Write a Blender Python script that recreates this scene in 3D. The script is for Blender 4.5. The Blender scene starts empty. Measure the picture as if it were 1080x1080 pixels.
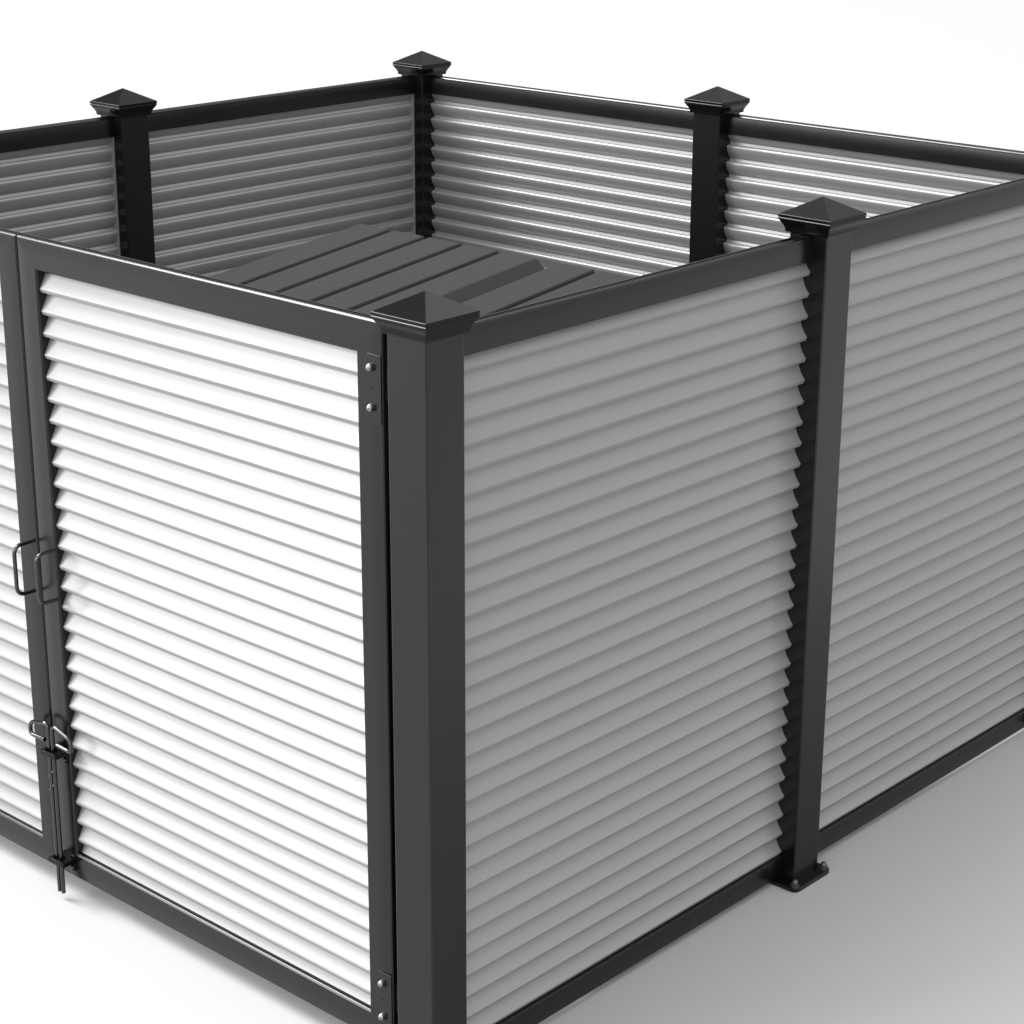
import bpy, bmesh, math
from mathutils import Vector, Matrix

scene = bpy.context.scene
COL = scene.collection

# ------------------------------------------------------------------ materials
def nodes_mat(name):
    m = bpy.data.materials.new(name)
    m.use_nodes = True
    nt = m.node_tree
    return m, nt, nt.nodes['Principled BSDF']

def paint(name, base, rough, spec=0.5, var=0.12, bump=0.02, scale=900.0, metallic=0.0):
    """powder coat: a faint fine-grained bump and slight uneven roughness"""
    m, nt, b = nodes_mat(name)
    tc = nt.nodes.new('ShaderNodeTexCoord')
    n1 = nt.nodes.new('ShaderNodeTexNoise'); n1.inputs['Scale'].default_value = scale
    n1.inputs['Detail'].default_value = 2
    n2 = nt.nodes.new('ShaderNodeTexNoise'); n2.inputs['Scale'].default_value = 6.0
    n2.inputs['Detail'].default_value = 3
    nt.links.new(tc.outputs['Object'], n1.inputs['Vector'])
    nt.links.new(tc.outputs['Object'], n2.inputs['Vector'])
    mr = nt.nodes.new('ShaderNodeMapRange')
    mr.inputs['To Min'].default_value = rough * (1 - var)
    mr.inputs['To Max'].default_value = rough * (1 + var)
    nt.links.new(n2.outputs['Fac'], mr.inputs['Value'])
    nt.links.new(mr.outputs['Result'], b.inputs['Roughness'])
    bp = nt.nodes.new('ShaderNodeBump')
    bp.inputs['Strength'].default_value = bump
    bp.inputs['Distance'].default_value = 0.0005
    nt.links.new(n1.outputs['Fac'], bp.inputs['Height'])
    nt.links.new(bp.outputs['Normal'], b.inputs['Normal'])
    b.inputs['Base Color'].default_value = (base, base, base, 1)
    b.inputs['Specular IOR Level'].default_value = spec
    b.inputs['Metallic'].default_value = metallic
    return m

M_FRAME = paint('dark_powder_coat', 0.0024, 0.24, 0.38)
M_CAP = paint('dark_cap_paint', 0.0024, 0.19, 0.17)
M_SHEET = paint('pale_galvanised_sheet', 0.21, 0.34, 0.45, bump=0.004, metallic=0.24)
M_STEEL = paint('black_steel', 0.003, 0.13, 0.75)
M_BOLT = paint('polished_bolt_steel', 0.22, 0.22, 0.6, metallic=0.9)
M_STUD = paint('dull_stud_steel', 0.07, 0.25, 0.6, metallic=0.6)
M_HOLE = paint('slot_shadow_black', 0.006, 0.8, 0.1)
M_BOARD = paint('charcoal_board', 0.018, 0.55, 0.15, bump=0.08, scale=400)
M_FLOOR = paint('pale_studio_floor', 0.325, 0.9, 0.0, bump=0.0)

# ------------------------------------------------------------------ helpers
def link(name, verts, faces, mat, parent=None, smooth=None, bevel=None, loc=None):
    me = bpy.data.meshes.new(name)
    me.from_pydata([tuple(v) for v in verts], [], faces)
    bm = bmesh.new(); bm.from_mesh(me)
    bmesh.ops.remove_doubles(bm, verts=bm.verts, dist=1e-6)
    bmesh.ops.recalc_face_normals(bm, faces=bm.faces)
    bm.to_mesh(me); bm.free()
    me.materials.append(mat)
    if smooth is not None:
        me.shade_smooth()
        me.set_sharp_from_angle(angle=math.radians(smooth))
    o = bpy.data.objects.new(name, me)
    COL.objects.link(o)
    if parent: o.parent = parent
    if loc: o.location = loc
    if bevel:
        md = o.modifiers.new('bevel', 'BEVEL'); md.width = bevel; md.segments = 2
        md.limit_method = 'ANGLE'; md.angle_limit = math.radians(25)
    return o

def empty(name, loc, rz, label, cat, group=None):
    o = bpy.data.objects.new(name, None)
    o.empty_display_size = 0.1
    COL.objects.link(o)
    o.location = loc; o.rotation_euler = (0, 0, rz)
    o['label'] = label; o['category'] = cat
    if group: o['group'] = group
    return o

class Geo:
    def __init__(s): s.v = []; s.f = []
    def add(s, v, f):
        k = len(s.v); s.v += [tuple(p) for p in v]; s.f += [tuple(i + k for i in q) for q in f]
    def box(s, x0, x1, y0, y1, z0, z1):
        s.add([(x0,y0,z0),(x1,y0,z0),(x1,y1,z0),(x0,y1,z0),(x0,y0,z1),(x1,y0,z1),(x1,y1,z1),(x0,y1,z1)],
              [(0,3,2,1),(4,5,6,7),(0,1,5,4),(1,2,6,5),(2,3,7,6),(3,0,4,7)])
    def rings(s, rs, closed_caps=True):
        n = len(rs[0]); v = [p for r in rs for p in r]; f = []
        for i in range(len(rs) - 1):
            for j in range(n):
                k = (j + 1) % n
                f.append((i*n+j, i*n+k, (i+1)*n+k, (i+1)*n+j))
        if closed_caps:
            f.append(tuple(reversed(range(n)))); f.append(tuple((len(rs)-1)*n + j for j in range(n)))
        s.add(v, f)
    def tube(s, pts, r, n=14):
        P = [Vector(p) for p in pts]; rs = []
        T = []
        for i in range(len(P)):
            a = P[max(i-1, 0)]; b = P[min(i+1, len(P)-1)]
            T.append((b - a).normalized())
        up = Vector((0,0,1)) if abs(T[0].z) < .9 else Vector((1,0,0))
        u = T[0].cross(up).normalized()
        for i, p in enumerate(P):
            u = (u - T[i]*u.dot(T[i])).normalized(); w = T[i].cross(u)
            rs.append([p + (u*math.cos(2*math.pi*j/n) + w*math.sin(2*math.pi*j/n))*r for j in range(n)])
        s.rings(rs)

def round_path(pts, rad, n=6):
    """polyline with its corners turned into arcs"""
    P = [Vector(p) for p in pts]; out = [P[0]]
    for i in range(1, len(P)-1):
        a, b, c = P[i-1], P[i], P[i+1]
        d1 = (a-b); d2 = (c-b); r = min(rad, d1.length*.49, d2.length*.49)
        p0 = b + d1.normalized()*r; p2 = b + d2.normalized()*r
        for k in range(n+1):
            t = k/n
            out.append(p0*(1-t)**2 + b*2*t*(1-t) + p2*t*t)
    out.append(P[-1]); return out

def dup(root, loc, rz, label, group=None, name=None):
    r = root.copy(); COL.objects.link(r)
    if name: r.name = name
    r.location = loc; r.rotation_euler = (0, 0, rz); r['label'] = label
    if group: r['group'] = group
    for ch in list(root.children):
        c = ch.copy(); COL.objects.link(c); c.parent = r
        for g in list(ch.children):
            d = g.copy(); COL.objects.link(d); d.parent = c
    return r

# ------------------------------------------------------------------ measures
GZ = -0.009            # ground height
PW = 0.0762            # post width
XM, XB = 0.953, 1.908  # middle and back post lines (from near corner)
YM, YL = 0.948, 1.895  # middle and left post lines
ZC = 1.2415            # cap eave height
T = 0.0254             # panel thickness
PITCH = 0.0377

# ------------------------------------------------------------------ post
def square_rings(prof):
    return [[(-h,-h,z),(h,-h,z),(h,h,z),(-h,h,z)] for h, z in prof]

def make_post(loc, label):
    p = empty('fence_post', loc, 0, label, 'fence post', 'square dark posts with pyramid caps')
    h = PW/2
    g = Geo(); g.box(-h, h, -h, h, 0.0, 1.2150 - GZ)
    link('shaft', g.v, g.f, M_FRAME, p, bevel=0.0022)
    # cap: pyramid over a stepped moulding
    z = ZC - GZ
    prof = [(0.0385, z-.0305), (0.0430, z-.0305), (0.0440, z-.0285), (0.0440, z-.0235), (0.0455, z-.0225),
            (0.0460, z-.0195), (0.0478, z-.0170), (0.0500, z-.0135), (0.0512, z-.0118),
            (0.0512, z-.0100), (0.0535, z-.0088), (0.0535, z-.0062), (0.0525, z-.0056),
            (0.0525, z-.0046), (0.0535, z-.0040), (0.0535, z), (0.0006, z+.0285)]
    g = Geo(); g.rings(square_rings(prof))
    link('cap', g.v, g.f, M_CAP, p, bevel=0.0005)
    # base plate with cut corners and its bolts
    b, c = 0.0575, 0.012
    out = []
    for sx, sy in ((-1,-1),(1,-1),(1,1),(-1,1)):
        cx, cy = sx*(b-c), sy*(b-c)
        a0 = math.atan2(sy, sx) - math.pi/4
        for k in range(6):
            a = a0 + k*math.pi/10
            out.append((cx + c*math.cos(a), cy + c*math.sin(a)))
    g = Geo(); g.rings([[(x, y, zz) for x, y in out] for zz in (0.0005, 0.009)])
    pl = link('base_plate', g.v, g.f, M_FRAME, p, bevel=0.0010)
    g = Geo()
    def ring(r, z, n=20): return [(r*math.cos(2*math.pi*k/n), r*math.sin(2*math.pi*k/n), z) for k in range(n)]
    g.rings([ring(.0088, .009), ring(.0088, .0112), ring(.0064, .0114), ring(.0062, .0150),
             ring(.0060, .0175), ring(.0052, .0198), ring(.0036, .0214), ring(.0018, .0221), ring(.0004, .0223)])
    b0 = link('bolt', g.v, g.f, M_STUD, pl, smooth=40, loc=(-.0465, -.0465, 0))
    for x, y in ((.0465, -.0465), (.0465, .0465), (-.0465, .0465)):
        d = b0.copy(); COL.objects.link(d); d.parent = pl; d.location = (x, y, 0)
    return p

post = make_post((0, 0, GZ), 'largest dark post at the near corner, with gate hinges beside it')
for (x, y), lb in (
    ((XM, 0), 'dark post on the right side wall, its bolted base plate in view'),
    ((XM, YL), 'dark post at the upper left, between two dim grey fences'),
    ((XB, YL), 'farthest dark post, in the back corner where dim and bright walls meet'),
    ((XB, YM), 'dark post halfway along the bright back wall, white louvres both sides'),
    ((XB, 0), 'dark post ending the back wall at the far right corner'),
    ((0, YL), 'dark post at the front left end, carrying the left gate')):
    dup(post, (x, y, GZ), 0, lb)

# ------------------------------------------------------------------ rail / stile profile
def member_profile(W, channel=True, curve=0.0019, inner=0.0030):
    """closed outline in (n, s): n across the thickness (front is -), s inward from the outer edge"""
    h = T/2
    right = []
    # front edge, outer radius, gently domed face, inner radius
    e = 0.0030
    arc = [(0.0, 0.0)]                       # an eased 45 degree edge: three facets at 54, 45 and 36 degrees
    for ph in (54, 45, 36):
        q = math.radians(ph); arc.append((arc[-1][0] + math.sin(q)/2.104, arc[-1][1] + math.cos(q)/2.104))
    right.append((-(h - e - curve - .0004), 0.0))
    right += [(-(h - e - curve) - e*dn, e*ds) for dn, ds in arc]
    n0 = 9
    for k in range(n0+1):
        t = k/n0; s = e + .0004 + t*0.028
        right.append((-(h - curve*(1-t)**2.0), s))
    right.append((-h, W - 0.002))
    ei = inner; right[-1] = (-h, W - ei - .0003)
    right += [(-h + ei*(1-dn), W - ei*ds) for dn, ds in arc[::-1]]; right.append((-(h - ei - .0003), W))
    pts = list(right)
    pts += [(-n, s) for n, s in reversed(right)]
    if channel:
        r = h - curve - e
        pts += [(r-.0030, 0.0), (r-.0034, .0045), (.0010, .0045), (.0008, .0004), (-.0012, .0004), (-.0014, .0045), (-(r-.0026), .0045), (-(r-.0022), 0.0)]
    return pts

def member(name, W, a0, a1, fixed, direction, mitre, mat, parent, channel=True, inner=0.0030):
    """a straight rail or stile. direction: 'top','bottom','left','right' = which outer edge it forms.
    local frame: x along the wall, y thickness (outside is -y), z up"""
    prof = member_profile(W, channel, inner=inner)
    rings = []
    for end in (0, 1):
        r = []
        for n, s in prof:
            m = (s if mitre else 0)
            a = (a0 + m) if end == 0 else (a1 - m)
            if direction == 'top': r.append((a, n, fixed - s))
            elif direction == 'bottom': r.append((a, n, fixed + s))
            elif direction == 'left': r.append((fixed + s, n, a))
            else: r.append((fixed - s, n, a))
        rings.append(r)
    g = Geo(); g.rings(rings)
    return link(name, g.v, g.f, mat, parent, smooth=28)

# ------------------------------------------------------------------ corrugated sheet
def sheet(x0, x1, zlo, zhi, znose, parent, flat=0.34):
    """louvred sheet: znose = height of one nose's lower edge. outside is -y"""
    A = 0.0075; th = 0.0009
    one = [(A-.0026, 0.0), (A-.0033, .0003), (-A+.0050, .0005), (-A+.0030, .0009), (-A+.0016, .0018), (-A+.0007, .0032), (-A+.0006, .0048)]
    for k in range(1, 9):
        t = k/8
        one.append((-A+.0006 + (2*A-.0006)*(flat*t + (1-flat)*t*t), .0048 + t*.0266))
    one.append((A, .0319))
    path = []
    k0 = int(math.ceil((zhi + .002 - znose)/PITCH)) + 1
    z = znose + k0*PITCH
    while z > zlo - PITCH:
        for o, d in one:
            zz = z - d
            path.append((o, zz))
        z -= PITCH
    path = [(o, zz) for o, zz in path if zlo <= zz <= zhi]
    back = []
    for i, (o, zz) in enumerate(path):
        a = path[max(i-1, 0)]; b = path[min(i+1, len(path)-1)]
        dx, dz = b[0]-a[0], b[1]-a[1]; L = math.hypot(dx, dz) or 1
        back.append((o + dz/L*th, zz - dx/L*th))
    loop = path + back[::-1]
    g = Geo()
    n = len(loop)
    v = [(x0, -o, zz) for o, zz in loop] + [(x1, -o, zz) for o, zz in loop]
    f = [(j, (j+1) % n, n + (j+1) % n, n + j) for j in range(n)]
    m = len(path)
    for base in (0, n):
        for i in range(m-1):
            f.append((base+i, base+i+1, base+n-2-i, base+n-1-i))
    g.add(v, f)
    return link('corrugated_sheet', g.v, g.f, M_SHEET, parent, smooth=35)

# ------------------------------------------------------------------ fence panels
PL = 0.8790
def make_panel(loc, rz, label, end_fillers=True):
    p = empty('louvred_fence', loc, rz, label, 'fence', 'louvred fence lengths between the posts')
    dz = -GZ
    member('top_rail', .044, -.001, PL+.001, 1.211+dz, 'top', False, M_FRAME, p, inner=.0008)
    member('bottom_rail', .044, -.001, PL+.001, 0.003+dz, 'bottom', False, M_FRAME, p, inner=.0008)
    sheet(0.0015, PL-.0015, .030+dz, 1.185+dz, 1.1415+dz, p)
    if end_fillers:  # added pale strips: sheet ends look lit instead of showing dark post between ribs
        for x0, x1 in ((-.0005, .0045), (PL-.0045, PL+.0005)):
            g = Geo(); g.box(x0, x1, -.0079, .0079, .0465+dz, 1.1675+dz)
            link('end_filler', g.v, g.f, M_SHEET, p)
    return p
H = PW/2
panel = make_panel((H, 0, GZ), 0, 'shaded grey louvred fence on the right side, directly right of the nearest post', False)
dup(panel, (XM + H, 0, GZ), 0, 'shaded grey louvred fence beyond the bolted post, running off the right edge')
panel2 = dup(panel, (XB, H - .001, GZ), math.pi/2, 'brightest white louvred fence inside, right half of the back wall')
dup(panel2, (XB, YM + H - .0045, GZ), math.pi/2, 'white louvred fence, left half of the back wall, darkening towards the far corner')
panel3 = make_panel((XB - H, YL, GZ), math.pi, 'dim grey louvred fence between the upper left post and the farthest post')
dup(panel3, (XM - H, YL, GZ), math.pi, 'dim grey louvred fence cut by the left picture edge, above the gates')

# ------------------------------------------------------------------ gates
GT, GB = 1.215, 0.034
def make_gate(loc, width, label, hinge_right, handle_x, bolt_x, bolt_dir):
    """local x runs left to right seen from outside"""
    p = empty('gate', loc, -math.pi/2, label, 'gate', 'pair of louvred gates')
    dz = -GZ; W = 0.052
    member('rail', W, 0, width, GT+dz, 'top', True, M_FRAME, p)
    member('rail', W, 0, width, GB+dz, 'bottom', True, M_FRAME, p, channel=False)
    member('stile', W, GB+dz, GT+dz, 0, 'left', True, M_FRAME, p, channel=False)
    member('stile', W, GB+dz, GT+dz, width, 'right', True, M_FRAME, p, channel=False)
    sheet(W-.012, width-W+.012, GB+dz+.030, GT+dz-.030, 1.1257+dz, p, flat=.84)
    F = -T/2
    # hinges: a slotted plate on the stile with two domed bolts and a tab to the post
    for zt in (1.166, .1685):
        g = Geo()
        sx = 1 if hinge_right else -1
        ex = width if hinge_right else 0
        zt += dz; zb = zt - .102
        a, b_ = ex - sx*.0315, ex - sx*.0005
        x0, x1 = min(a, b_), max(a, b_)
        cut = .006
        if hinge_right: poly = [(x0, zb+.004),(x0+.004, zb),(x1, zb),(x1, zt),(x0+.004, zt),(x0, zt-.004)]
        else: poly = [(x0, zb),(x1-.004, zb),(x1, zb+.004),(x1, zt-.004),(x1-.004, zt),(x0, zt)]
        g.rings([[(x, F+.0004, z) for x, z in poly], [(x, F-.0014, z) for x, z in poly]])
        hp = link('hinge', g.v, g.f, M_FRAME, p, bevel=0.0004)
        g = Geo()
        tx0, tx1 = (ex-.0003, ex+.0362) if hinge_right else (ex-.0362, ex+.0003)
        g.box(tx0, tx1, -.0070, -.0010, zb+.036, zt-.014)
        g.tube([((tx0+tx1)/2, -.0040, zb+.026), ((tx0+tx1)/2, -.0040, zt-.004)], .0052)
        link('hinge_pin', g.v, g.f, M_FRAME, hp, smooth=40)
        cxx = ex - sx*.0200
        for zz in (zt-.0190, zt-.0785):
            g = Geo(); n = 20
            oval = []
            for k in range(n):
                aa = 2*math.pi*k/n
                oval.append((cxx + .0050*math.cos(aa) + (.0056 if math.cos(aa) > 0 else -.0056), .0044*math.sin(aa) + zz))
            g.rings([[(x, F-.0010, z) for x, z in oval], [(x, F-.0017, z) for x, z in oval]])
            link('slot', g.v, g.f, M_HOLE, hp)
            g = Geo()
            rs = [(.0062, -.0016), (.0063, -.0040), (.0059, -.0060), (.0048, -.0080), (.0030, -.0094), (.0006, -.0100)]
            g.rings([[(cxx + r*math.cos(2*math.pi*k/n), F+yy, zz + r*math.sin(2*math.pi*k/n)) for k in range(n)] for r, yy in rs])
            link('bolt', g.v, g.f, M_BOLT, hp, smooth=60)
        g = Geo(); zz = zt - .049
        g.rings([[(cxx + .0013*math.cos(2*math.pi*k/12), F-yy, zz + .0018*math.sin(2*math.pi*k/12)) for k in range(12)] for yy in (.0010, .0017)])
        link('pin_hole', g.v, g.f, M_HOLE, hp)
    # pull handle
    g = Geo(); y1 = F - .0375
    g.tube(round_path([(handle_x, F+.002, .6725+dz), (handle_x, y1, .6725+dz), (handle_x, y1, .5810+dz), (handle_x, F+.002, .5810+dz)], .017, 7), .0036)
    link('handle', g.v, g.f, M_STEEL, p, smooth=60)
    # drop bolt: rod with a bent loop handle, guided by two brackets
    yb = F - .0183; d = bolt_dir; zt = .3420 + dz; r = .0042
    g = Geo()
    pts = [(bolt_x, yb, .0062+dz), (bolt_x, yb, .20+dz), (bolt_x, yb, zt), (bolt_x + d*.053, yb, zt-.013), (bolt_x + d*.056, yb, zt-.038),
           (bolt_x + d*.0125, yb, zt-.036)]
    g.tube(round_path(pts, .015, 7), r*.92, 16)
    db = link('drop_bolt', g.v, g.f, M_STEEL, p, smooth=60)
    for zz in (.225, .252):          # small stop pins on the rod
        g = Geo(); zq = zz + dz - (.012 if d < 0 else 0)
        g.tube([(bolt_x, yb-.0035, zq), (bolt_x, yb-.0062, zq)], .0016, 10)
        link('stop_pin', g.v, g.f, M_BOLT, db, smooth=60)
    if d > 0:
        # guides: a shelf with an oblong hole for both rods, folded down against the stile
        for zc in (.2910, .0760):
            g = Geo(); zc += dz
            n = 40; cx = YS-.0015-.9160; hx, y0, y1 = .0225, F-.0300, F+.0006
            hcx, hcy = YS-.0015-.9192, yb + .0005
            outer, inner = [], []
            for k in range(n):
                a = 2*math.pi*k/n; c_, s_ = math.cos(a), math.sin(a)
                inner.append((hcx + (.0062 if c_ > 0 else -.0062) + .0072*c_, hcy + .0080*s_))
                sc = min(1/max(abs(c_), abs(s_)), 1.37)
                outer.append((cx + hx*c_*sc, hcy + ((hcy-y0) if s_ < 0 else (y1-hcy))*s_*sc))
            v = []; f = []
            for (P, zz, gr) in ((outer, zc-.0008, 0), (outer, zc, -.0008), (inner, zc, .0010), (inner, zc-.0012, 0), (inner, zc-.0085, 0), (outer, zc-.0085, 0)):
                ox = cx if P is outer else hcx; oy = hcy
                for x, y in P:
                    L = math.hypot(x-ox, y-oy); q = 1 + gr/L
                    v.append((ox + (x-ox)*q, oy + (y-oy)*q, zz))
            for q in range(6):
                for k in range(n):
                    k2 = (k+1) % n; a_, b2 = q*n, ((q+1) % 6)*n
                    f.append((a_+k, a_+k2, b2+k2, b2+k))
            g.add(v, f)
            br = link('guide_bracket', g.v, g.f, M_CAP, db, smooth=35)
            g = Geo()
            g.box(cx+.0095, cx+.0205, F-.0035, F+.0005, zc-.026, zc+.005)
            link('bracket_tab', g.v, g.f, M_CAP, db, bevel=.0010)
            g = Geo(); lx = cx + .0155
            rr = [(.0040, .003), (.0040, .0065), (.0030, .0080), (.0006, .0084)]
            g.rings([[(lx + r_*math.cos(2*math.pi*k/16), F - yy, zc-.0185 + r_*math.sin(2*math.pi*k/16)) for k in range(16)] for r_, yy in rr])
            link('rivet', g.v, g.f, M_STEEL, db, smooth=60)
    return p

YS = 0.944  # seam
make_gate((0, YS-.0015, GZ), YS-.0015-.0755, 'right gate leaf with white louvres, hinged to the nearest post', True,
          YS-.0015-.8950, YS-.0015-.9135, 1)
make_gate((0, YL-.0755, GZ), (YL-.0755)-(YS+.0015), 'left gate leaf cut off by the left edge of the picture', False,
          YL-.0755-.9595, YL-.0755-.9248, -1)

# ------------------------------------------------------------------ slatted boxes inside
TH = math.radians(6.4)
XE, ZE = 1.155, 1.010   # far top edge of the slats
LEN = 0.86
def make_box(y_left, label):
    p = empty('slatted_box', (0.70, y_left - .258, GZ), 0, label, 'box', 'dark slatted boxes inside the fence')
    ox, oy = 0.70, y_left - .258
    cs, sn = math.cos(TH), math.sin(TH)
    def slat_pts(yl, yr, t, name, parent, mat):
        # top edge points along the slope, far end raked outward below
        def P(u, n, rake): # u back from far top edge, n depth below the top
            return (XE - u*cs + n*sn + rake, ZE - u*sn - n*cs)
        g = Geo()
        ta = P(0, 0, 0); tb = P(LEN, 0, 0); ba = P(0, t, t*.05); bb = P(LEN, t, 0)
        v = []
        for y in (yl, yr):
            for i, q in enumerate((ta, tb, bb, ba)):      # the right-hand flank spreads outwards towards the bottom
                yy = y - (t*(1.15 if t > .03 else .35) if (y == yr and i > 1) else 0)
                v.append((q[0]-ox, yy-oy, q[1]-GZ))
        g.add(v, [(0,1,2,3),(4,7,6,5),(0,4,5,1),(1,5,6,2),(2,6,7,3),(3,7,4,0)])
        return link(name, g.v, g.f, mat, parent, bevel=.0028)
    for k in range(5):
        yl = y_left - .1065*k
        slat_pts(yl, yl-.0905, .046 if k == 4 else .0125, 'slat', p, M_BOARD)
    # side boards hang flush under the two outer slats
    y_right = y_left - .4260 - .0905
    # box body under the lid
    g = Geo()
    x0, x1 = XE - LEN*cs + .03, XE + .012
    z0, z1 = 0.012, ZE - GZ - .0105
    zf = z1 - (x1 - x0)*math.tan(TH)
    v = [(x0,y_right-.0002,z0),(x1,y_right-.0002,z0),(x1,y_left-.001,z0),(x0,y_left-.001,z0),
         (x0,y_right-.0002,zf),(x1,y_right-.0002,z1),(x1,y_left-.001,z1),(x0,y_left-.001,zf)]
    v = [(a-ox, b-oy, c) for a, b, c in v]
    g.add(v, [(0,3,2,1),(4,5,6,7),(0,1,5,4),(1,2,6,5),(2,3,7,6),(3,0,4,7)])
    link('body', g.v, g.f, M_BOARD, p, bevel=.002)
    for fx in (x0+.03, x1-.07):
        for fy in (y_right+.03, y_left-.07):
            g = Geo(); g.box(fx-ox, fx+.04-ox, fy-oy, fy+.04-oy, 0.0, z0)
            link('foot', g.v, g.f, M_BOARD, p)
    return p
make_box(1.343, 'charcoal box with a sloping five-slat lid inside the fence, the left of two')
make_box(0.762, 'charcoal slatted box mostly hidden by the side rail, right of the wide gap')

# ------------------------------------------------------------------ ground
g = Geo(); S = 90
g.add([(-S,-S,GZ),(S,-S,GZ),(S,S,GZ),(-S,S,GZ)], [(0,1,2,3)])
fl = link('ground', g.v, g.f, M_FLOOR); fl['kind'] = 'structure'

# ------------------------------------------------------------------ light
GAIN = 2.4
W_HOR, W_MID, W_TOP = 0.35, 0.80, 0.69
W_BACK, W_FRONT = 0.30, 1.50
SB_LOC, SB_TGT, SB_W, SB_H, SB_L = (-6.6, 5.7, 4.1), (0, .5, .8), 5.4, 4.4, 4.3
_d, _az, _el = 90.0, math.radians(111), math.radians(46)
KEY_LOC = (_d*math.cos(_el)*math.cos(_az), _d*math.cos(_el)*math.sin(_az), _d*math.sin(_el))
KEY_S, KEY_L = 32.0, 16.8
TOP_LOC, TOP_S, TOP_L = (-29.5, 29.5, 79.0), 46.0, 3.0
RB_LOC, RB_S, RB_L = (2.9, .3, 4.2), 1.6, 0.62
w = bpy.data.worlds.new('World'); scene.world = w; w.use_nodes = True
nt = w.node_tree; bg = nt.nodes['Background']
tc = nt.nodes.new('ShaderNodeTexCoord'); sp = nt.nodes.new('ShaderNodeSeparateXYZ')
rp = nt.nodes.new('ShaderNodeValToRGB')
nt.links.new(tc.outputs['Generated'], sp.inputs[0]); nt.links.new(sp.outputs['Z'], rp.inputs[0])
e = rp.color_ramp.elements
e[0].position = 0.0; e[0].color = (W_HOR, W_HOR, W_HOR, 1)
e[1].position = 0.85; e[1].color = (W_TOP, W_TOP, W_TOP, 1)
m_ = e.new(0.35); m_.color = (W_MID, W_MID, W_MID, 1)
dp = nt.nodes.new('ShaderNodeVectorMath'); dp.operation = 'DOT_PRODUCT'
dp.inputs[1].default_value = (-.15, .85, .505)
nt.links.new(tc.outputs['Generated'], dp.inputs[0])
mr = nt.nodes.new('ShaderNodeMapRange'); mr.interpolation_type = 'SMOOTHSTEP'
mr.inputs['From Min'].default_value = .84; mr.inputs['From Max'].default_value = .93
mr.inputs['To Min'].default_value = 1.0; mr.inputs['To Max'].default_value = 0.12
nt.links.new(dp.outputs['Value'], mr.inputs['Value'])
d2 = nt.nodes.new('ShaderNodeVectorMath'); d2.operation = 'DOT_PRODUCT'
d2.inputs[1].default_value = (-.90, -.42, .10)
nt.links.new(tc.outputs['Generated'], d2.inputs[0])
m2 = nt.nodes.new('ShaderNodeMapRange')
m2.inputs['From Min'].default_value = -1; m2.inputs['From Max'].default_value = 1
m2.inputs['To Min'].default_value = W_BACK; m2.inputs['To Max'].default_value = W_FRONT
nt.links.new(d2.outputs['Value'], m2.inputs['Value'])
mm = nt.nodes.new('ShaderNodeMath'); mm.operation = 'MULTIPLY'
nt.links.new(mr.outputs['Result'], mm.inputs[0]); nt.links.new(m2.outputs['Result'], mm.inputs[1])
vm = nt.nodes.new('ShaderNodeVectorMath'); vm.operation = 'SCALE'
nt.links.new(rp.outputs['Color'], vm.inputs[0]); nt.links.new(mm.outputs[0], vm.inputs['Scale'])
nt.links.new(vm.outputs[0], bg.inputs['Color'])
bg.inputs['Strength'].default_value = GAIN

def softbox(name, loc, target, sx, sy, radiance):
    L = bpy.data.lights.new(name, 'AREA'); L.shape = 'RECTANGLE'; L.size = sx; L.size_y = sy
    L.energy = GAIN * radiance * math.pi * sx * sy
    o = bpy.data.objects.new(name, L); COL.objects.link(o)
    o.location = loc
    o.rotation_euler = (Vector(target) - Vector(loc)).to_track_quat('-Z', 'Y').to_euler()
    return o
softbox('left_softbox', SB_LOC, SB_TGT, SB_W, SB_H, SB_L)
softbox('key_softbox', KEY_LOC, (.3, .5, .8), KEY_S, KEY_S, KEY_L)
softbox('top_softbox', TOP_LOC, (.3, .5, .8), TOP_S, TOP_S, TOP_L)
softbox('rear_softbox', RB_LOC, (0, 0, 1.2), RB_S, RB_S, RB_L)

# ------------------------------------------------------------------ camera
yaw, pitch, roll = 0.7392871501379128, -0.33238138955122554, 0.0036005491819364314
f = Vector((math.cos(pitch)*math.cos(yaw), math.cos(pitch)*math.sin(yaw), math.sin(pitch)))
r = f.cross(Vector((0,0,1))).normalized(); u = r.cross(f)
r2 = r*math.cos(roll) + u*math.sin(roll); u2 = -r*math.sin(roll) + u*math.cos(roll)
cam = bpy.data.cameras.new('camera'); co = bpy.data.objects.new('camera', cam); COL.objects.link(co)
cam.sensor_width = 36; cam.lens = 2255.2552/1080*36
cam.clip_start = 0.05; cam.clip_end = 500
Mx = Matrix((r2, u2, -f)).transposed().to_4x4()
Mx.translation = Vector((-2.0408975, -2.0235707, 1.9405438))
co.matrix_world = Mx
scene.camera = co

vs = scene.view_settings
vs.view_transform = 'Standard'; vs.look = 'None'; vs.exposure = 0; vs.gamma = 1; vs.use_curve_mapping = False
